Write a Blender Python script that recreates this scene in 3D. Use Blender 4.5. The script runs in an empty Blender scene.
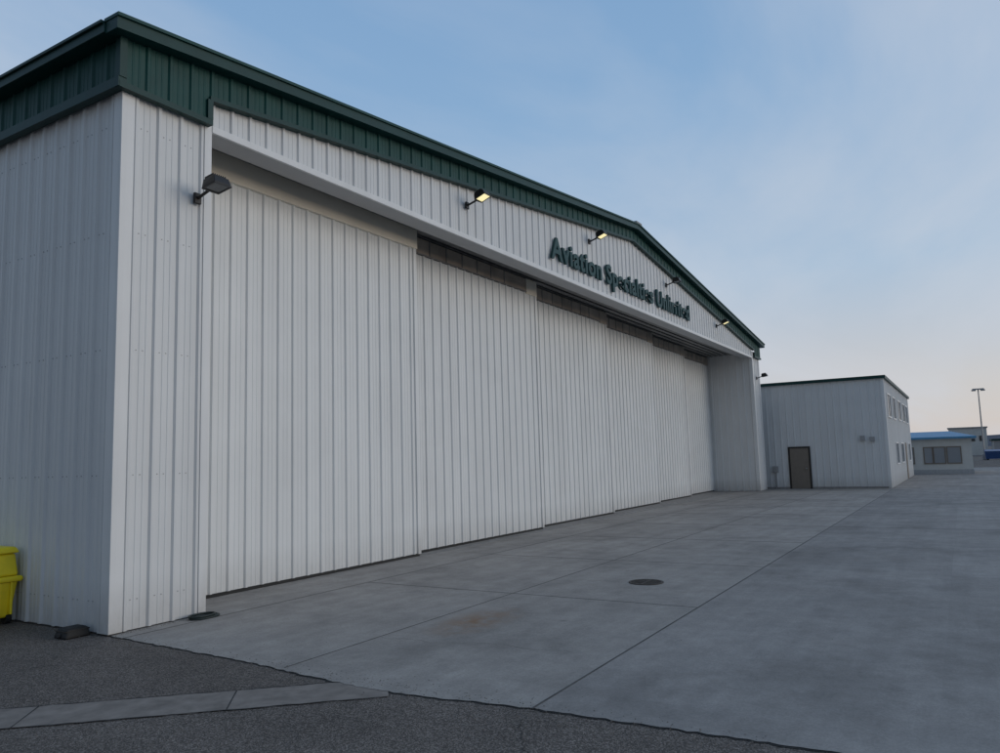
import bpy, bmesh, math, random
from mathutils import Vector, Matrix
random.seed(4)
S=bpy.context.scene
S.view_settings.view_transform='Standard'; S.view_settings.look='None'; S.view_settings.exposure=0
# ---------------- materials ----------------
def newmat(name):
    m=bpy.data.materials.new(name); m.use_nodes=True
    nt=m.node_tree; b=nt.nodes['Principled BSDF']; return m,nt,b
def N(nt,t,**k):
    n=nt.nodes.new(t)
    for a,v in k.items(): setattr(n,a,v)
    return n
def noise(nt,scale,detail=4,rough=.55,coord=None,stretch=None):
    tc=N(nt,'ShaderNodeNewGeometry'); mp=N(nt,'ShaderNodeMapping')
    nt.links.new(tc.outputs['Position'],mp.inputs[0])
    if stretch: mp.inputs['Scale'].default_value=stretch
    n=N(nt,'ShaderNodeTexNoise'); n.inputs['Scale'].default_value=scale; n.inputs['Detail'].default_value=detail; n.inputs['Roughness'].default_value=rough
    nt.links.new(mp.outputs[0],n.inputs['Vector']); return n.outputs['Fac']
def ramp(nt,fac,stops):
    r=N(nt,'ShaderNodeValToRGB'); e=r.color_ramp.elements
    while len(e)<len(stops): e.new(.5)
    for i,(p,c) in enumerate(stops):
        e[i].position=p; e[i].color=(c if len(c)==4 else (*c,1)) if isinstance(c,tuple) else (c,c,c,1)
    nt.links.new(fac,r.inputs[0]); return r.outputs[0]
def mix(nt,a,b,fac,bt='MIX'):
    m=N(nt,'ShaderNodeMix',data_type='RGBA',blend_type=bt)
    for s,v in ((m.inputs[0],fac),(m.inputs[6],a),(m.inputs[7],b)):
        if hasattr(v,'links'): nt.links.new(v,s)
        else: s.default_value=v if not isinstance(v,tuple) else ((*v,1) if len(v)==3 else v)
    return m.outputs[2]
def mth(nt,op,a,b=0.,c=None):
    m=N(nt,'ShaderNodeMath',operation=op)
    for i,v in enumerate((a,b) if c is None else (a,b,c)):
        if hasattr(v,'links'): nt.links.new(v,m.inputs[i])
        else: m.inputs[i].default_value=v
    return m.outputs[0]
def bump(nt,b,h,strength,dist=.01):
    n=N(nt,'ShaderNodeBump'); n.inputs['Strength'].default_value=strength; n.inputs['Distance'].default_value=dist
    nt.links.new(h,n.inputs['Height']); nt.links.new(n.outputs[0],b.inputs['Normal'])
def pos(nt):
    g=N(nt,'ShaderNodeNewGeometry'); s=N(nt,'ShaderNodeSeparateXYZ'); nt.links.new(g.outputs['Position'],s.inputs[0]); return s.outputs

def simple(name,col,rough=.5,metal=0.,var=.15,scale=8.,spec=.5):
    m,nt,b=newmat(name)
    n=noise(nt,scale)
    v=ramp(nt,n,[(.25,1-var),(.75,1+var)])
    c=mix(nt,col,v,1.0,'MULTIPLY')
    nt.links.new(c,b.inputs['Base Color']); b.inputs['Roughness'].default_value=rough; b.inputs['Metallic'].default_value=metal
    b.inputs['Specular IOR Level'].default_value=spec
    return m
def whitepaint(name,col,dirt=.35):
    m,nt,b=newmat(name)
    v=ramp(nt,noise(nt,.9,5),[(.3,.95),(.7,1.02)])
    st=ramp(nt,noise(nt,1.,6,.6,stretch=(5,5,.2)),[(.35,.96),(.6,1.01)])
    c=mix(nt,col,v,1.,'MULTIPLY'); c=mix(nt,c,st,1.,'MULTIPLY')
    p=pos(nt)
    sheet=mth(nt,'FLOOR',mth(nt,'DIVIDE',mth(nt,'ADD',p['X'],mth(nt,'MULTIPLY',p['Y'],1.0)),.914))
    wn=N(nt,'ShaderNodeTexWhiteNoise',noise_dimensions='1D'); nt.links.new(sheet,wn.inputs['W'])
    c=mix(nt,c,ramp(nt,wn.outputs['Value'],[(0,.975),(1,1.01)]),1.,'MULTIPLY')
    low=mth(nt,'MULTIPLY',mth(nt,'SUBTRACT',1.,mth(nt,'MINIMUM',mth(nt,'DIVIDE',p['Z'],.6),1.)),noise(nt,5.,6,.7,stretch=(1,1,.5)))
    low=mth(nt,'MULTIPLY',low,dirt*1.8)
    c=mix(nt,c,(.26,.23,.20),low)
    nt.links.new(c,b.inputs['Base Color']); b.inputs['Roughness'].default_value=.42
    bump(nt,b,noise(nt,1.7,2,.4,stretch=(1,1,.6)),.3,.03)
    return m
WHITE=whitepaint('white_wall_paint',(.70,.71,.71))
WDOOR=whitepaint('white_door_paint',(.76,.77,.765),.3)
WTRIM=whitepaint('white_trim_paint',(.77,.775,.77),.5)
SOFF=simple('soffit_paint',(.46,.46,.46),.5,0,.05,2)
CREAM=simple('cream_panel',(.86,.79,.66),.5,0,.04,2)
BROWN=simple('translucent_panel',(.42,.36,.30),.3,0,.3,2)
GREEN=simple('green_metal',(.006,.058,.052),.5,0,.18,3,.3)
GTRIM=simple('green_trim',(.005,.043,.040),.45,0,.15,3,.3)
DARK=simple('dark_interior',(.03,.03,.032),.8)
STEEL=simple('track_steel',(.22,.22,.22),.5,.2,.3,5)
RUBBER=simple('black_rubber',(.015,.015,.015),.7)
LETTER=simple('letter_paint',(.010,.058,.062),.5,0,.1,5,.3)
BRONZE=simple('bronze_fixture',(.02,.018,.017),.45,.2,.15,20)
GREY=simple('grey_metal',(.35,.36,.37),.45,.5,.1,20)
TAN=simple('tan_door_paint',(.20,.17,.14),.5,0,.08,6)
YEL=simple('yellow_plastic',(.85,.68,.02),.45,0,.1,6)
BLUE=simple('blue_roof_metal',(.06,.24,.42),.4,0,.1,2)
BLUED=simple('blue_paint',(.03,.08,.22),.45,0,.1,2)
BEIGE=simple('pale_siding',(.6,.6,.57),.6,0,.05,2)
def glassm(name,col):
    m,nt,b=newmat(name); b.inputs['Base Color'].default_value=(*col,1); b.inputs['Roughness'].default_value=.06
    bump(nt,b,noise(nt,.8,2),.15,.05); return m
GLASS=glassm('window_glass',(.03,.04,.05)); PALE=glassm('pale_window_pane',(.28,.30,.32))  # second pane is only a paler glass colour
def emis(name,col,s):
    m,nt,b=newmat(name); b.inputs['Emission Color'].default_value=(*col,1); b.inputs['Emission Strength'].default_value=s; b.inputs['Base Color'].default_value=(*col,1); return m
LED=emis('lit_led_lens',(1,.88,.48),.85)
LENS=simple('unlit_lens',(.10,.10,.10),.15,0,.1,30)

def concrete():
    m,nt,b=newmat('concrete')
    p=pos(nt)
    fx=mth(nt,'FLOOR',mth(nt,'DIVIDE',mth(nt,'SUBTRACT',p['X'],.43),3.5)); fy=mth(nt,'FLOOR',mth(nt,'DIVIDE',mth(nt,'ADD',p['Y'],.3),2.53))
    cb=N(nt,'ShaderNodeCombineXYZ'); nt.links.new(fx,cb.inputs[0]); nt.links.new(fy,cb.inputs[1])
    wn=N(nt,'ShaderNodeTexWhiteNoise',noise_dimensions='2D'); nt.links.new(cb.outputs[0],wn.inputs['Vector'])
    c=mix(nt,(.345,.315,.285),ramp(nt,wn.outputs['Value'],[(0,.92),(1,1.06)]),1.,'MULTIPLY')
    c=mix(nt,c,ramp(nt,noise(nt,.45,6,.68),[(.3,.70),(.5,1.),(.72,1.16)]),1.,'MULTIPLY')
    c=mix(nt,c,ramp(nt,noise(nt,2.6,8,.72),[(.3,.80),(.7,1.14)]),1.,'MULTIPLY')
    c=mix(nt,c,ramp(nt,noise(nt,60,3,.7),[(.3,.84),(.7,1.14)]),1.,'MULTIPLY')
    c=mix(nt,c,ramp(nt,noise(nt,1.,6,.6,stretch=(.25,3.5,1)),[(.35,.90),(.65,1.05)]),1.,'MULTIPLY')
    v=N(nt,'ShaderNodeTexVoronoi'); v.inputs['Scale'].default_value=1.1; g=N(nt,'ShaderNodeNewGeometry'); nt.links.new(g.outputs['Position'],v.inputs['Vector'])
    c=mix(nt,c,(.08,.075,.07),ramp(nt,v.outputs['Distance'],[(.0,.6),(.07,.0)]))
    # darker mottled band hugging the door line
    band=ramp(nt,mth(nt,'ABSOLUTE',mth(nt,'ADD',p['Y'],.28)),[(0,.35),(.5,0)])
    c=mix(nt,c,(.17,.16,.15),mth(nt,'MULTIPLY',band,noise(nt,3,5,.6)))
    dx=mth(nt,'DIVIDE',mth(nt,'SUBTRACT',p['X'],2.25),.9); dy=mth(nt,'DIVIDE',mth(nt,'ADD',p['Y'],3.35),.45)
    d=mth(nt,'SQRT',mth(nt,'ADD',mth(nt,'MULTIPLY',dx,dx),mth(nt,'MULTIPLY',dy,dy)))
    mk=mth(nt,'MULTIPLY',ramp(nt,d,[(0,1.),(1,0.)]),ramp(nt,noise(nt,4,6,.7),[(.36,0),(.56,1)]))
    c=mix(nt,c,(.26,.15,.08),mth(nt,'MULTIPLY',mk,.9))
    c=mix(nt,c,(.84,.85,.87),mth(nt,'LESS_THAN',p['Y'],-5.36),'MULTIPLY')
    nt.links.new(c,b.inputs['Base Color'])
    nt.links.new(ramp(nt,noise(nt,1.5,5),[(.3,.65),(.7,.88)]),b.inputs['Roughness'])
    b.inputs['Specular IOR Level'].default_value=.35
    bump(nt,b,noise(nt,90,4,.7),.3,.004); return m
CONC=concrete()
def asphalt(name,c0,c1):
    m,nt,b=newmat(name)
    v=N(nt,'ShaderNodeTexVoronoi'); v.inputs['Scale'].default_value=110; g=N(nt,'ShaderNodeNewGeometry'); nt.links.new(g.outputs['Position'],v.inputs['Vector'])
    sep=N(nt,'ShaderNodeSeparateColor'); nt.links.new(v.outputs['Color'],sep.inputs[0])
    c=mix(nt,c0,c1,ramp(nt,sep.outputs[0],[(.35,0),(1,1)]))
    c=mix(nt,c,ramp(nt,noise(nt,.7,6,.65),[(.3,.75),(.7,1.2)]),1.,'MULTIPLY')
    c=mix(nt,c,ramp(nt,noise(nt,12,5,.7),[(.3,.85),(.7,1.15)]),1.,'MULTIPLY')
    nt.links.new(c,b.inputs['Base Color']); b.inputs['Roughness'].default_value=.9; b.inputs['Specular IOR Level'].default_value=.3
    bump(nt,b,v.outputs['Distance'],.6,.006); return m
ASPH=asphalt('asphalt',(.085,.072,.062),(.27,.23,.20))
GUTC=simple('gutter_concrete',(.23,.20,.175),.85,0,.3,6,.3)
JOINT=simple('joint_sealant',(.075,.07,.065),.8,0,.5,3)
CRACK=simple('crack_dark',(.03,.028,.026),.9,0,.4,5)  # dark colour of the crack and seam strips

# ---------------- mesh helpers ----------------
def empty(name,loc=(0,0,0)):
    e=bpy.data.objects.new(name,None); S.collection.objects.link(e); e.location=loc; e.empty_display_size=.3; return e
def obj(name,verts,faces,mat,parent=None,smooth=False):
    me=bpy.data.meshes.new(name); me.from_pydata(verts,[],faces); me.validate(); me.materials.append(mat)
    bm=bmesh.new(); bm.from_mesh(me); bmesh.ops.recalc_face_normals(bm,faces=bm.faces); bm.to_mesh(me); bm.free()
    o=bpy.data.objects.new(name,me); S.collection.objects.link(o)
    if parent: o.parent=parent
    if smooth:
        for f in me.polygons: f.use_smooth=True
    return o
BF=[(0,1,3,2),(4,6,7,5),(0,4,5,1),(2,3,7,6),(0,2,6,4),(1,5,7,3)]
def boxes(name,L,mat,parent=None,bevel=0):
    v=[];f=[]
    for (x0,x1,y0,y1,z0,z1) in L:
        k=len(v)
        v+=[(x,y,z) for x in (x0,x1) for y in (y0,y1) for z in (z0,z1)]
        f+=[tuple(i+k for i in q) for q in BF]
    o=obj(name,v,f,mat,parent)
    if bevel:
        m=o.modifiers.new('b','BEVEL'); m.width=bevel; m.segments=2; m.limit_method='ANGLE'
    return o
def box(name,x0,x1,y0,y1,z0,z1,mat,parent=None,bevel=0): return boxes(name,[(x0,x1,y0,y1,z0,z1)],mat,parent,bevel)
PROF=[(0,0),(.02,.028),(.055,.028),(.075,0),(.135,0),(.143,.005),(.155,.005),(.163,0),(.215,0),(.223,.005),(.235,.005),(.243,0)]
def ribbed(name,a,b,zb,zt,mat,parent=None,n=None,prof=PROF,per=.305,extra=(),hs=1.):
    a=Vector(a);b=Vector(b);Ln=(b-a).length;d=(b-a)/Ln;n=Vector(n)
    pts=[];k=0
    while k*per<Ln:
        for s,hh in prof:
            t=k*per+s
            if t<Ln: pts.append((t,hh*hs))
        k+=1
    pts.append((Ln,0))
    for e in extra: pts.append((e,0))
    pts.sort()
    fb=zb if callable(zb) else (lambda t:zb); ft=zt if callable(zt) else (lambda t:zt)
    v=[];f=[]
    for t,hh in pts:
        q=a+d*t+n*hh; v+=[(q.x,q.y,fb(t)),(q.x,q.y,ft(t))]
    for i in range(len(pts)-1): f.append((2*i,2*i+2,2*i+3,2*i+1))
    return obj(name,v,f,mat,parent)
def sloped(name,xs,zb,zt,y0,y1,mat,parent=None):
    v=[];f=[]
    for x in xs: v+=[(x,y0,zb(x)),(x,y0,zt(x)),(x,y1,zb(x)),(x,y1,zt(x))]
    for i in range(len(xs)-1):
        k=4*i; f+=[(k,k+4,k+5,k+1),(k+2,k+3,k+7,k+6),(k,k+2,k+6,k+4),(k+1,k+5,k+7,k+3)]
    k=4*(len(xs)-1); f+=[(0,1,3,2),(k,k+2,k+3,k+1)]
    return obj(name,v,f,mat,parent)
def cyl(name,p0,p1,r,mat,parent=None,seg=12,r1=None):
    p0=Vector(p0);p1=Vector(p1);d=(p1-p0).normalized();a=d.orthogonal().normalized();b=d.cross(a);r1=r if r1 is None else r1
    v=[tuple(p+ (a*math.cos(t)+b*math.sin(t))*rr) for p,rr in ((p0,r),(p1,r1)) for t in [2*math.pi*i/seg for i in range(seg)]]
    f=[(i,(i+1)%seg,seg+(i+1)%seg,seg+i) for i in range(seg)]+[tuple(range(seg)),tuple(range(seg,2*seg))]
    return obj(name,v,f,mat,parent)

# ---------------- hangar ----------------
L=32.67; XR=L/2; PW=1.22; XJ=31.35; HB=6.24; DEPTH=24.
H=empty('aircraft_hangar')
def top(x): return 7.03+.107*(x if x<=XR else L-x)
def fbot(x): return 6.49+.112*(x if x<=XR else L-x)
ribbed('wall_side_west',(0,DEPTH),(0,0.12),0.02,6.4,WHITE,H,n=(-1,0))
ribbed('pilaster_front',(0.13,0),(PW-.1,0),0.02,6.4,WHITE,H,n=(0,-1))
boxes('corner_trim',[(-.034,.13,-.034,.0,.02,6.3),(-.034,.0,.0,.13,.02,6.3)],WTRIM,H,.004)
boxes('pilaster_edge_trim',[(PW-.11,PW,-.035,.02,.02,HB+.12),(PW-.03,PW,.02,.8,.02,HB+.5)],WTRIM,H,.004)
ribbed('pilaster_inner_face',(PW+.002,.02),(PW+.002,.8),0.02,HB+.5,WHITE,H,n=(1,0))
ribbed('gable_header',(PW,0),(XJ,0),HB,lambda t:fbot(t+PW)+.06,WHITE,H,n=(0,-1),extra=(XR-PW,))
boxes('header_bottom_flashing',[(PW,XJ,-.045,-.004,HB-.035,HB+.06),],WTRIM,H,.004)
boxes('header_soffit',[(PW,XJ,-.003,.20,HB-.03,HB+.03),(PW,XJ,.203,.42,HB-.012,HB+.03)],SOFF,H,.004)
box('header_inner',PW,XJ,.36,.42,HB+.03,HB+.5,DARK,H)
ribbed('column_front',(XJ+.12,0),(L-.1,0),0.02,6.55,WHITE,H,n=(0,-1))
boxes('column_trim',[(XJ-.037,XJ+.12,-.037,.0,.02,HB+.3),(XJ-.037,XJ,.0,.12,.02,HB+.3),(L-.12,L+.03,-.037,0,.02,6.5)],WTRIM,H,.004)
ribbed('jamb_face',(XJ,2.9),(XJ,.12),0.02,HB+.55,WHITE,H,n=(-1,0))
ribbed('wall_side_east',(L,0),(L,DEPTH),0.02,6.4,WHITE,H,n=(1,0))
ribbed('wall_rear',(L,DEPTH),(0,DEPTH),0.02,lambda t:top(L-t)-.1,WHITE,H,n=(0,1),extra=(XR,))
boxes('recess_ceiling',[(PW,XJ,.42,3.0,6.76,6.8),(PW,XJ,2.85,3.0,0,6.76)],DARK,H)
DY=[.87+.25*i for i in range(6)]
tr=[]
for y in DY:
    tr+=[(PW,XJ,y-.05,y+.11,6.44,6.455),(PW,XJ,y+.025,y+.04,6.455,6.70),(PW,XJ,y-.05,y+.11,6.70,6.715)]
boxes('door_tracks',tr,STEEL,H)
boxes('track_hangers',[(PW+1+i*1.52,PW+1.08+i*1.52,.45,2.8,6.716,6.758) for i in range(20)],GREY,H)
xe=[PW+.02,6.74,12.22,17.4,22.35,26.95,XJ-.01]
for i in range(6):
    x0=xe[i]-(.45 if i else 0); x1=xe[i+1]; y=DY[i]; D=empty('sliding_door_leaf'); D.parent=H
    ribbed('leaf_skin',(x0+.09,y),(x1-.09,y),.07,6.06,WDOOR,D,n=(0,-1))
    box('leaf_core',x0+.01,x1-.01,y+.004,y+.09,.05,6.42,DARK,D)
    boxes('leaf_edge_trim',[(x0,x0+.09,y-.032,y+.003,.06,6.06),(x1-.09,x1,y-.032,y+.003,.06,6.06)],WTRIM,D,.003)
    box('leaf_bottom_seal',x0+.01,x1-.01,y-.0,y+.05,.012,.06,RUBBER,D)
    if i==0:
        box('leaf_top_rail',x0,x1,y-.06,y+.003,6.03,6.42,CREAM,D,.004)
    else:
        box('leaf_top_panel',x0,x1-.55,y-.03,y+.003,6.09,6.41,BROWN,D)
        box('leaf_top_end',x1-.55+.005,x1,y-.04,y+.003,6.03,6.42,CREAM if i==1 else BROWN,D)
        boxes('leaf_top_mullions',[(x0,x1-.55,y-.045,y-.031,6.062,6.09)]+[(x0+k*.61,x0+k*.61+.03,y-.04,y-.031,6.09,6.41) for k in range(1,int((x1-x0-.55)/.61))],STEEL,D)
v=[]
for z in (.35,1.75,3.2,4.6,5.9):
    for k in range(int((PW-.3)/.305)+1):
        for s in (.105,.19): x=.13+k*.305+s; v.append((x-.006,x+.006,-.006,0.001,z-.006,z+.006))
    for k in range(24):
        for s in (.105,.19): y=DEPTH-int((DEPTH-.12)/.305)*.305+k*.305-s; v.append((-.006,.001,y-.006,y+.006,z-.006,z+.006))
boxes('panel_screws',v,GREY,H)
ribbed('fascia_front_panel',(PW-.1,-.10),(L-PW+.1,-.10),lambda t:fbot(t+PW-.1)+.03,lambda t:top(t+PW-.1)-.12,GREEN,H,n=(0,-1),extra=(XR-PW+.1,),per=.305,hs=.8)
ribbed('fascia_corner_panel',(-.10,-.10),(PW-.1,-.10),6.31,lambda t:top(t-.1)-.12,GREEN,H,n=(0,-1),hs=.8)
ribbed('fascia_corner_panel_east',(L-PW+.1,-.10),(L+.1,-.10),6.31,lambda t:top(L-PW+.1+t)-.12,GREEN,H,n=(0,-1),hs=.8)
ribbed('fascia_side_panel',(-.10,DEPTH),(-.10,-.10),6.36,6.93,GREEN,H,n=(-1,0),hs=.8)
sloped('fascia_bottom_trim',[PW-.1,XR,L-PW+.1],lambda x:fbot(x)-.03,lambda x:fbot(x)+.032,-.135,-.002,GTRIM,H)
boxes('fascia_corner_trims',[(-.134,PW-.06,-.134,-.04,6.257,6.33),(PW-.14,PW-.06,-.137,-.04,6.33,fbot(PW)-.03),(L-PW+.06,L+.13,-.135,-.04,6.255,6.33),
   (-.147,-.04,-.131,DEPTH,6.262,6.38),(-.14,-.05,-.142,-.05,6.38,6.93)],GTRIM,H)
sloped('rake_trim',[-.28,XR,L+.28],lambda x:top(x)-.15,lambda x:top(x),-.30,-.07,GTRIM,H)
sloped('rake_trim_lip',[-.29,XR,L+.29],lambda x:top(x)-.01,lambda x:top(x)+.03,-.33,-.05,GREEN,H)
boxes('eave_gutter',[(-.30,-.07,-.07,DEPTH,6.86,6.97),(-.33,-.07,-.05,DEPTH,6.97,7.01)],GTRIM,H,.006)
sloped('roof',[-.2,XR,L+.2],lambda x:top(x)-.06,lambda x:top(x)-.005,-.05,DEPTH+.1,GREEN,H)
box('ridge_cap_end',XR-.22,XR+.22,-.34,DEPTH,top(XR)+.0,top(XR)+.075,GREY,H,.03)
# sign letters
cu=bpy.data.curves.new('t','FONT'); cu.body='Aviation Specialties Unlimited'; cu.size=.66; cu.extrude=.03; cu.offset=.017; cu.space_character=1.09
to=bpy.data.objects.new('t',cu); S.collection.objects.link(to); bpy.context.view_layer.update()
me=bpy.data.meshes.new_from_object(to); bpy.data.objects.remove(to)
xs=[q.co.x for q in me.vertices]; sx=10.85/(max(xs)-min(xs)); x0=min(xs); caph=max(q.co.y for q in me.vertices)
for q in me.vertices: q.co=Vector(((q.co.x-x0)*sx, -q.co.z, q.co.y*(.54/caph)))
sg=bpy.data.objects.new('hangar_sign_lettering',me); S.collection.objects.link(sg); sg.location=(10.85,-.075,6.62); me.materials.clear(); me.materials.append(LETTER)
# ---------------- floodlights ----------------
def flood(x,z,lit,y=0.,yaw=0.):
    e=empty('wall_floodlight',(x,y,z))
    box('wall_plate',-.05,.05,-.07,-.03,-.07,.07,BRONZE,e,.006)
    cyl('arm',(0,-.06,0),(0,-.30,.07),.02,BRONZE,e)
    cyl('knuckle',(-.045,-.30,.07),(.045,-.30,.07),.034,BRONZE,e)
    hd=empty('head'); hd.parent=e; hd.location=(0,-.32,.10); hd.rotation_euler=(math.radians(-20 if lit else -8),0,math.radians(yaw)); hd.scale=(.75,.75,1.0)
    v=[(-.17,-.30,-.045),(.17,-.30,-.045),(.17,.04,-.045),(-.17,.04,-.045),(-.15,-.27,.06),(.15,-.27,.06),(.13,.03,.075),(-.13,.03,.075)]
    o=obj('housing',v,[(0,1,2,3),(4,5,6,7),(0,1,5,4),(1,2,6,5),(2,3,7,6),(3,0,4,7)],BRONZE,hd); m=o.modifiers.new('b','BEVEL'); m.width=.012; m.segments=2
    boxes('cooling_fins',[(-.12+i*.04,-.108+i*.04,-.22,.0,.06,.10) for i in range(7)],BRONZE,hd)
    box('lens',-.145,.145,-.275,.0,-.052,-.046,LED if lit else LENS,hd)
    boxes('bezel',[(-.17,.17,-.30,-.277,-.06,-.045),(-.17,.17,.002,.04,-.06,-.045),(-.17,-.147,-.277,.002,-.06,-.045),(.147,.17,-.277,.002,-.06,-.045)],BRONZE,hd)
    return e
for x,z,l in ((1.0,5.24,False),(7.28,6.90,True),(13.2,7.55,True),(19.4,7.50,False),(25.4,6.92,True),(31.95,5.30,False)): flood(x,z,l)

# ---------------- far annex building ----------------
A=empty('metal_annex_building'); AX=33.5; AY=-5.27; AE=51.5; AH=5.12
ribbed('wall_west',(AX,14),(AX,AY+.1),.02,AH-.1,WHITE,A,n=(-1,0))
ribbed('wall_south',(AX+.1,AY),(AE,AY),.02,AH-.1,WHITE,A,n=(0,-1))
boxes('wall_east_rear',[(AE-.02,AE,AY,14,.02,AH-.1),(AX,AE,13.98,14,.02,AH-.1)],WHITE,A)
boxes('corner_trim',[(AX-.035,AX+.1,AY-.035,AY,.02,AH-.1),(AX-.035,AX,AY,AY+.1,.02,AH-.1)],WTRIM,A)
boxes('roof_trim',[(AX-.12,AX+.02,AY-.12,14,AH-.12,AH+.02),(AX+.021,AE+.1,AY-.12,AY+.02,AH-.121,AH+.019)],GTRIM,A)
box('roof',AX+.021,AE,AY+.021,14,AH-.1,AH,GREY,A)
box('base_trim',AX-.038,AX-.001,AY+.1,14,.0,.10,simple('base_flashing',(.25,.24,.23),.7),A)
boxes('personnel_door_leaf',[(AX-.05,AX+.03,-1.87,-1.03,.03,1.93)],TAN,A,.004)
boxes('door_frame',[(AX-.07,AX,-1.95,-1.871,.02,2.01),(AX-.07,AX,-1.029,-.95,.02,2.01),(AX-.07,AX,-1.871,-1.029,1.931,2.01)],BRONZE,A)
box('door_handle',AX-.12,AX-.05,-1.78,-1.72,.95,1.0,GREY,A)
boxes('wall_vents',[(AX-.14,AX,-4.35,-4.15,2.2,2.42),(AX-.14,AX,-4.75,-4.55,2.15,2.36)],GREY,A,.01)
boxes('meter_box',[(AX-.12,AX,-.45,-.2,.8,1.1)],GREY,A,.01)
cyl('meter_pipe',(AX-.06,-.32,0),(AX-.06,-.32,1.0),.02,GREY,A)
wf=[];wg=[]
for x0,x1,z0,z1 in ((34.5,36.4,3.25,4.4),(37.6,39.3,3.25,4.4),(41.2,43.2,3.3,4.4),(44.6,46.6,3.3,4.4),(47.6,49.3,3.3,4.4),(37.6,39.3,1.0,2.1),(41.2,43.2,1.0,2.1),(47.6,49.3,1.0,2.1)):
    wg.append((x0+.06,x1-.06,AY-.045,AY-.035,z0+.06,z1-.06))
    wf+=[(x0,x0+.06,AY-.07,AY,z0,z1),(x1-.06,x1,AY-.07,AY,z0,z1),(x0+.06,x1-.06,AY-.07,AY,z0,z0+.06),(x0+.06,x1-.06,AY-.07,AY,z1-.06,z1),((x0+x1)/2-.02,(x0+x1)/2+.02,AY-.065,AY-.03,z0+.06,z1-.06)]
boxes('window_glass',wg,GLASS,A); boxes('window_frames',wf,WTRIM,A)
boxes('side_door',[(45.0,46.0,AY-.05,AY,.03,2.1)],TAN,A)

# ---------------- small blue-roofed office ----------------
B=empty('blue_roof_office'); bx=53.4; y0,y1=-8.65,-3.6
box('walls',bx,bx+7,y0,y1,0,2.35,BEIGE,B)
boxes('lower_band',[(bx-.02,bx,y0-.02,y1,0,.3),(bx,bx+7,y0-.02,y0,0,.3)],simple('band_grey',(.4,.41,.42),.6),B)
v=[(bx-.4,y0-.3,2.33),(bx-.4,y1+.3,2.33),(bx+7.4,y1+.3,2.33),(bx+7.4,y0-.3,2.33),(bx-.4,y0-.3,2.45),(bx-.4,y1+.3,2.45),(bx+7.4,y1+.3,2.45),(bx+7.4,y0-.3,2.45),(bx+1.6,y0+1.2,2.85),(bx+1.6,y1-1.2,2.85),(bx+5.4,y1-1.2,2.85),(bx+5.4,y0+1.2,2.85)]
obj('roof',v,[(0,1,2,3),(0,1,5,4),(1,2,6,5),(2,3,7,6),(3,0,4,7),(4,5,9,8),(5,6,10,9),(6,7,11,10),(7,4,8,11),(8,9,10,11)],BLUE,B)
wg=[];wf=[]
for a,hw in ((-7.62,.36),(-6.78,.30),(-6.14,.22),(-5.0,.25)):
    wg.append((bx-.03,bx-.02,a-hw,a+hw,.75,1.75)); wf+=[(bx-.05,bx,a-hw-.07,a-hw,.68,1.82),(bx-.05,bx,a+hw,a+hw+.07,.68,1.82),(bx-.05,bx,a-hw,a+hw,1.75,1.82),(bx-.05,bx,a-hw,a+hw,.68,.75)]
boxes('window_glass',wg,PALE,B); boxes('window_frames',wf,TAN,B)

# ---------------- distance ----------------
W=empty('distant_white_building'); box('walls',165,185,-12.2,-6,0,5.2,BEIGE,W); boxes('roof_trim',[(164.8,185.2,-12.4,-5.8,5.2,5.4)],GREY,W); boxes('windows',[(164.9,165,-11.5+i*1.3,-10.9+i*1.3,2.7,3.7) for i in range(4)],GLASS,W)
W=empty('distant_hangar_row')
for i,(a,b,h,x) in enumerate(((-15.2,-12.7,2.6,150),(-30,-17.5,4.5,210),(-50,-34,5.5,230),(3,14,5,200))):
    box('block_%d'%i,x,x+12,a,b,0,h,BEIGE if i%2 else GREY,W); box('roof_%d'%i,x-.3,x+12.3,a-.3,b+.3,h,h+.3,GTRIM,W)
P=empty('light_pole',(109.5,-10.4,0)); cyl('mast',(0,0,0),(0,0,9.0),.11,GREY,P,r1=.07); box('base',-.25,.25,-.25,.25,0,.7,GREY,P,.03)
box('luminaire_bar',-.2,.2,-.65,.65,8.95,9.1,GREY,P,.02); boxes('luminaires',[(-.3,.3,-.75,-.25,8.8,8.95),(-.3,.3,.25,.75,8.8,8.95)],GREY,P,.02)
D=empty('blue_dumpster',(108,-11.5,0))
obj('bin',[(-.9,-1.0,.15),(.9,-1.0,.15),(.9,1.0,.15),(-.9,1.0,.15),(-1.1,-1.1,1.1),(.9,-1.1,1.3),(.9,1.1,1.3),(-1.1,1.1,1.1)],[(0,1,2,3),(4,5,6,7),(0,1,5,4),(1,2,6,5),(2,3,7,6),(3,0,4,7)],BLUED,D)
boxes('feet',[(-.8,-.6,-.9,-.7,0,.15),(-.8,-.6,.7,.9,0,.15),(.6,.8,-.9,-.7,0,.15),(.6,.8,.7,.9,0,.15)],RUBBER,D)
fe=empty('chain_link_fence')
boxes('posts',[(96,96.08,-12-i*2.4,-11.92-i*2.4,0,2.0) for i in range(22)],GREY,fe)
boxes('rails',[(96.02,96.06,-64,-12,1.94,1.98),(96.02,96.06,-64,-12,.1,.13)],GREY,fe)
boxes('wires',[(96.035,96.045,-64,-12,.25+.22*k,.262+.22*k) for k in range(8)],GREY,fe)
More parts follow.
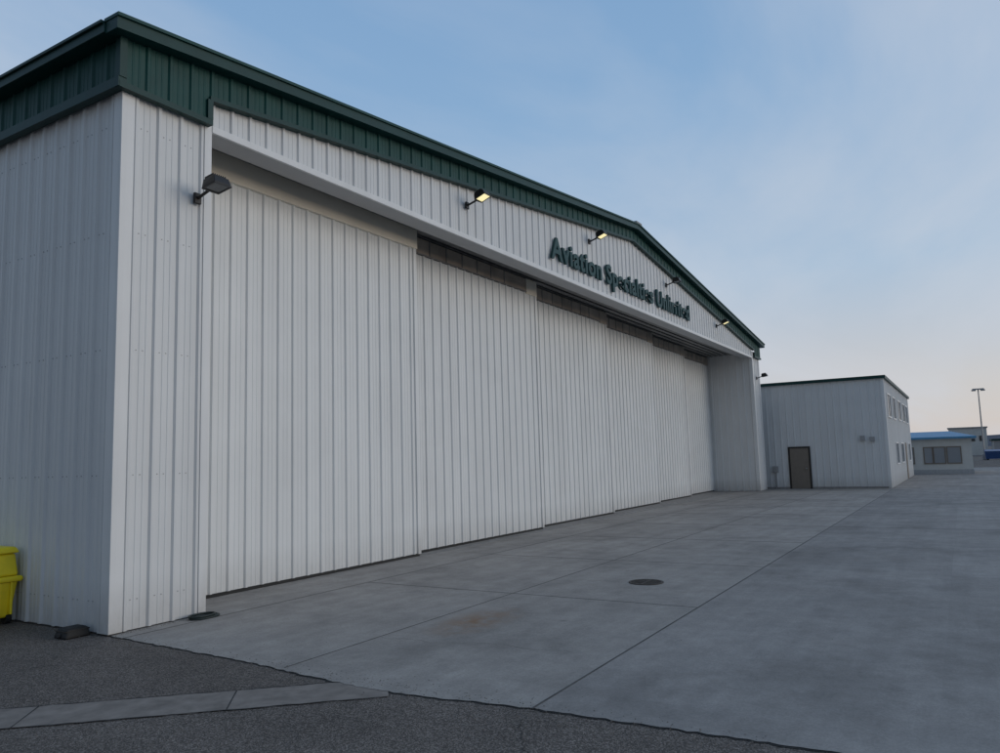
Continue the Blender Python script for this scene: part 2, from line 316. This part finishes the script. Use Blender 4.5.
def car(x,y,mat):
    c=empty('parked_car',(x,y,0))
    prof=[(-2.2,.35),(-2.25,.75),(-1.9,.95),(-1.2,1.0),(-.6,1.42),(.9,1.45),(1.6,1.02),(2.2,.92),(2.25,.4)]
    v=[(w*(.86 if z>1.2 else 1.),p,z) for w in (-.88,.88) for p,z in prof]; n=len(prof)
    obj('body',v,[tuple(range(n)),tuple(range(n,2*n))]+[(i,(i+1)%n,n+(i+1)%n,n+i) for i in range(n)],mat,c)
    boxes('glass',[(-.84,-.8,-.8,1.1,1.02,1.34)],GLASS,c)
    for yy in (-1.4,1.4):
        for s in (-1,1): cyl('wheel',(s*.7,yy,.33),(s*.92,yy,.33),.33,RUBBER,c,16)
car(92,-14.6,simple('car_dark',(.03,.03,.035),.3))
hv=[];hf=[]
nn=120
for i in range(nn+1):
    a=math.radians(-80+150*i/nn); r=2600; hh=18+14*math.sin(i*.31)+10*math.sin(i*.83+1)+random.random()*5
    hv+=[(r*math.cos(a),r*math.sin(a),-5),(r*math.cos(a),r*math.sin(a),max(6,hh))]
for i in range(nn): hf.append((2*i,2*i+2,2*i+3,2*i+1))
obj('distant_hills',hv,hf,simple('hill_haze',(.30,.33,.40),.9,0,.1,.002))

# ---------------- ground ----------------
g=obj('ground',[(-3000,-3000,0),(3000,-3000,0),(3000,3000,0),(-3000,3000,0)],[(0,1,2,3)],ASPH)
edge=[(0,3.0),(0,0),(-.03,-.7),(-.07,-1.5),(-.1,-2.3),(-.17,-3.0),(-.22,-3.6),(-.25,-3.96),(-.22,-4.44),(-.13,-5.0),(-.09,-5.4),(-.05,-6.3),(0,-7.3),(.0,-12),(0,-60)]
pts=[]
for (a,b),(c,d) in zip(edge,edge[1:]):
    n=max(1,int(abs(d-b)/.06)) if d>-12.1 else 1
    for k in range(n):
        t=k/n; pts.append((a+(c-a)*t+(random.uniform(-.014,.014) if 0>b+(d-b)*t>-12 else 0),b+(d-b)*t,.008))
ep=list(pts)
pts.append((0,-60,.008)); pts+=[(70,-60,.008),(70,3.0,.008)]
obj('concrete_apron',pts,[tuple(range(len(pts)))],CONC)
# crumbled dark seam where apron meets asphalt + wandering asphalt cracks
def strip(name,pl,w0,w1,z,mat):
    v=[];f=[]
    for i,(x,y) in enumerate(pl):
        a=Vector(pl[max(0,i-1)]);b=Vector(pl[min(len(pl)-1,i+1)]);d=(b-a).normalized();n=Vector((-d.y,d.x));w=random.uniform(w0,w1)
        v+=[(x+n.x*w,y+n.y*w,z),(x-n.x*w,y-n.y*w,z)]
    for i in range(len(pl)-1): f.append((2*i,2*i+1,2*i+3,2*i+2))
    return obj(name,v,f,mat)
ck=empty('pavement_cracks')
sl=[(x,y) for x,y,z in ep if 0.0>y>-12]
o=strip('apron_edge_seam',sl,.006,.022,.004,CRACK); o.parent=ck
def walk(x,y,ang,n,st=.05,turn=.35):
    out=[(x,y)];a=ang
    for i in range(n):
        a=ang+random.uniform(-turn,turn)*2; x+=st*math.cos(a); y+=st*math.sin(a); out.append((x,y))
    return out
for k,(x,y,a,n,z) in enumerate(((-.35,-1.2,2.6,45,.003),(-1.6,-4.2,3.6,40,.003),(-.3,-5.4,3.9,50,.003),(-2.6,-.4,2.2,60,.003),(1.2,-2.85,-1.45,46,.0095),(6.9,-2.9,-1.2,30,.0095))):
    o=strip('crack_%d'%k,walk(x,y,a,n),.0012,.0045 if z<.005 else .0022,z,CRACK); o.parent=ck
jl=[]
for y in (-.28,-2.83,-5.36,-10.4,-15.4,-20.4): jl.append((-.1 if y>-6 else 0,70,y-(.009 if y==-5.36 else .006),y+(.009 if y==-5.36 else .006),.0085,.0105))
x=.43+3.5
while x<70:
    jl.append((x-.005,x+.005,-5.35 if (x<11) else -40,-.29,.0083,.0102)); x+=3.5
boxes('pavement_joints',jl,JOINT)
boxes('floor_door_rails',[(PW,XJ,y-.01,y+.02,.008,.018) for y in DY]+[(PW,XJ,y+.06,y+.09,.008,.018) for y in DY],STEEL,H)
gv=[];
A0=Vector((-9.0,5.9)); A1=Vector((-.14,-4.05)); dd=(A1-A0).normalized(); nn2=Vector((-dd.y,dd.x))
ns=160
for i in range(ns+1):
    q=A0+(A1-A0)*i/ns; w=.25
    for s in (-1,1):
        e=q+nn2*(w*s+random.uniform(-.018,.018)); gv.append((e.x,e.y,.0055))
G=obj('concrete_gutter',gv,[(2*i,2*i+1,2*i+3,2*i+2) for i in range(ns)],GUTC)
for i,t in enumerate((.58,.69,.80,.91)):
    q=A0+(A1-A0)*t; o=strip('gutter_joint_%d'%i,[tuple(q+nn2*s) for s in (-.24,-.1,.1,.24)],.004,.008,.007,CRACK); o.parent=ck
for s in (-.255,.255):
    o=strip('gutter_seam',[tuple(A0+(A1-A0)*i/140+nn2*(s+random.uniform(-.008,.008))) for i in range(141)],.002,.011,.0075,CRACK); o.parent=ck
dr=empty('storm_drain_grate',(5.40,-4.17,.009))
def ring(name,r0,r1,z0,z1,mat,par,seg=40):
    v=[];f=[]
    for i in range(seg):
        a=2*math.pi*i/seg; c,s=math.cos(a),math.sin(a); v+=[(r0*c,r0*s,z0),(r1*c,r1*s,z0),(r1*c,r1*s,z1),(r0*c,r0*s,z1)]
    for i in range(seg):
        k=4*i;j=4*((i+1)%seg)
        for a,b in ((0,1),(1,2),(2,3),(3,0)): f.append((k+a,k+b,j+b,j+a))
    return obj(name,v,f,mat,par)
IRON=simple('cast_iron',(.06,.05,.042),.6,.3,.3,15)
ring('frame',.21,.245,.0,.010,IRON,dr)
cyl('pit',(0,0,.0),(0,0,.003),.21,simple('pit_black',(.004,.004,.004),.9),dr,32)
bl=[]
for i in range(-4,5):
    x=i*.046; hl=math.sqrt(max(0,.205**2-x*x)); bl.append((x-.012,x+.012,-hl,hl,.004,.009))
bl.append((-.205,.205,-.011,.011,.0045,.0095))
boxes('bars',bl,IRON,dr)
# ---------------- small items ----------------
yb=empty('yellow_plastic_bin',(-.42,2.15,0))
def tub(name,a,b,z0,z1,mat,par,ta,tb):
    v=[(sx*a,sy*b,z0) for sx,sy in ((-1,-1),(1,-1),(1,1),(-1,1))]+[(sx*ta,sy*tb,z1) for sx,sy in ((-1,-1),(1,-1),(1,1),(-1,1))]
    o=obj(name,v,[(0,1,2,3),(4,5,6,7),(0,1,5,4),(1,2,6,5),(2,3,7,6),(3,0,4,7)],mat,par); m=o.modifiers.new('b','BEVEL'); m.width=.03; m.segments=3; return o
tub('tub',.30,.30,.08,.52,YEL,yb,.36,.35); tub('rim',.40,.39,.50,.57,YEL,yb,.40,.39); tub('upper',.36,.35,.572,.84,YEL,yb,.33,.32); tub('lid',.37,.36,.842,.92,YEL,yb,.33,.33)
boxes('ribs',[(-.26+i*.13,-.23+i*.13,-.37,-.30,.12,.5) for i in range(5)],YEL,yb,.008)
for sy in (-.25,.25):
    for sx in (-.28,.28): cyl('wheel',(sx-.03,sy,.07),(sx+.03,sy,.07),.07,RUBBER,yb,16)
bs=empty('rodent_bait_station',(-.19,.38,0))
tub('body',.15,.13,0,.11,RUBBER,bs,.12,.10); box('lid_seam',-.135,.135,-.11,.11,.075,.085,BRONZE,bs,.003); cyl('entry',(-.16,.0,.04),(-.12,0,.04),.025,DARK,bs)
hc=empty('coiled_hose',(1.10,-.17,.008))
def tor(name,R,r,z,mat,par,ox=0,oy=0):
    v=[];f=[];a_=28;b_=8
    for i in range(a_):
        for j in range(b_):
            a=2*math.pi*i/a_;b=2*math.pi*j/b_; v.append((ox+(R+r*math.cos(b))*math.cos(a),oy+(R*.6+r*math.cos(b))*math.sin(a),z+r*math.sin(b)))
    for i in range(a_):
        for j in range(b_): f.append((i*b_+j,((i+1)%a_)*b_+j,((i+1)%a_)*b_+(j+1)%b_,i*b_+(j+1)%b_))
    return obj(name,v,f,mat,par,True)
HG=simple('hose_dark',(.012,.022,.02),.5)
tor('loop_1',.19,.012,.012,HG,hc); tor('loop_2',.14,.012,.014,HG,hc,.05,.02); tor('loop_3',.17,.012,.034,HG,hc,-.03,.01); tor('loop_4',.09,.012,.014,HG,hc,.0,.01)
v=[];f=[]
def peb(x,y,z,r):
    k=len(v); t=random.random()*6
    for i in range(5): v.append((x+r*math.cos(t+i*1.257)*random.uniform(.7,1.2),y+r*math.sin(t+i*1.257)*random.uniform(.7,1.2),z))
    v.append((x,y,z+r*.8))
    for i in range(5): f.append((k+i,k+(i+1)%5,k+5))
for i in range(700): peb(random.gauss(-.12,.12),random.uniform(-7,0),.008,random.uniform(.003,.008))
for i in range(400): peb(random.uniform(-3,-.3),random.uniform(-6,1.5),.001,random.uniform(.004,.009))
for i in range(200): peb(random.uniform(-.02,-.2) if i%2 else random.uniform(0,1.2),random.uniform(.0,3) if i%2 else random.uniform(-.12,-.04),.008,random.uniform(.003,.009))
for i in range(120): peb(random.uniform(.3,12),random.uniform(-7,.6),.008,random.uniform(.003,.007))
obj('loose_gravel',v,f,simple('gravel',(.16,.14,.12),.9,0,.5,40))

# ---------------- camera ----------------
cx,cy,ps,th,ro,f0=-5.0580,-8.1720,.5442,.1095,-.0292,757.03
F=Vector((math.cos(ps)*math.cos(th),math.sin(ps)*math.cos(th),math.sin(th)))
r=Vector((math.sin(ps),-math.cos(ps),0));u=r.cross(F)
R=r*math.cos(ro)+u*math.sin(ro);U=-r*math.sin(ro)+u*math.cos(ro)
M=Matrix((( R.x,U.x,-F.x,cx),(R.y,U.y,-F.y,cy),(R.z,U.z,-F.z,1.8),(0,0,0,1)))
cam=bpy.data.cameras.new('camera'); co=bpy.data.objects.new('camera',cam); S.collection.objects.link(co); co.matrix_world=M
cam.sensor_width=36; cam.lens=36*f0/1000; cam.clip_end=8000; cam.clip_start=.05; S.camera=co
# ---------------- light ----------------
el=math.radians(10); az=math.radians(160)   # clockwise from +Y
sd=Vector((math.sin(az)*math.cos(el),math.cos(az)*math.cos(el),math.sin(el)))
ld=bpy.data.lights.new('sun','SUN'); ld.energy=.85; ld.angle=math.radians(40); ld.color=(1,.92,.82)
lo=bpy.data.objects.new('sun',ld); S.collection.objects.link(lo); lo.rotation_euler=sd.to_track_quat('Z','Y').to_euler()
w=bpy.data.worlds.new('World'); S.world=w; w.use_nodes=True; nt=w.node_tree
bg=nt.nodes['Background']; sk=N(nt,'ShaderNodeTexSky',sky_type='NISHITA'); sk.sun_disc=False; sk.sun_elevation=el; sk.sun_rotation=az; sk.air_density=1.; sk.dust_density=1.0; sk.ozone_density=1.
tc=N(nt,'ShaderNodeTexCoord'); sp=N(nt,'ShaderNodeSeparateXYZ'); nt.links.new(tc.outputs['Generated'],sp.inputs[0])
K=1/.12
def s3(a,b,c): return (a*K*.1,b*K*.1,c*K*.1)
hz=ramp(nt,sp.outputs['Z'],[(0,s3(.68,.61,.58)),(.08,s3(.62,.61,.64)),(.22,s3(.44,.57,.73)),(.40,s3(.28,.46,.70)),(.65,s3(.21,.38,.64)),(1,s3(.17,.32,.56))])
hz=mix(nt,hz,(10.,10.,10.),1.,'MULTIPLY')
base=mix(nt,sk.outputs[0],hz,.85)
zz=mth(nt,'ADD',mth(nt,'MAXIMUM',sp.outputs['Z'],0.),.15)
cb=N(nt,'ShaderNodeCombineXYZ'); nt.links.new(mth(nt,'DIVIDE',sp.outputs['X'],zz),cb.inputs[0]); nt.links.new(mth(nt,'DIVIDE',sp.outputs['Y'],zz),cb.inputs[1])
mp=N(nt,'ShaderNodeMapping'); mp.inputs['Rotation'].default_value=(0,0,math.radians(-50)); mp.inputs['Scale'].default_value=(.5,1.2,1); nt.links.new(cb.outputs[0],mp.inputs[0])
cn=N(nt,'ShaderNodeTexNoise'); cn.inputs['Scale'].default_value=.8; cn.inputs['Detail'].default_value=7; cn.inputs['Roughness'].default_value=.55; cn.inputs['Distortion'].default_value=.5; nt.links.new(mp.outputs[0],cn.inputs['Vector'])
cf=ramp(nt,cn.outputs['Fac'],[(.40,0.),(.72,.7)])
sc=mix(nt,base,(.60*K,.64*K,.71*K),cf)
# western sky (away from the dawn) is dimmer
sc=mix(nt,sc,ramp(nt,mth(nt,'ADD',mth(nt,'MULTIPLY',sp.outputs['X'],.5),.5),[(0,.5),(.62,1.)]),1.,'MULTIPLY')
nt.links.new(sc,bg.inputs['Color']); bg.inputs['Strength'].default_value=.12
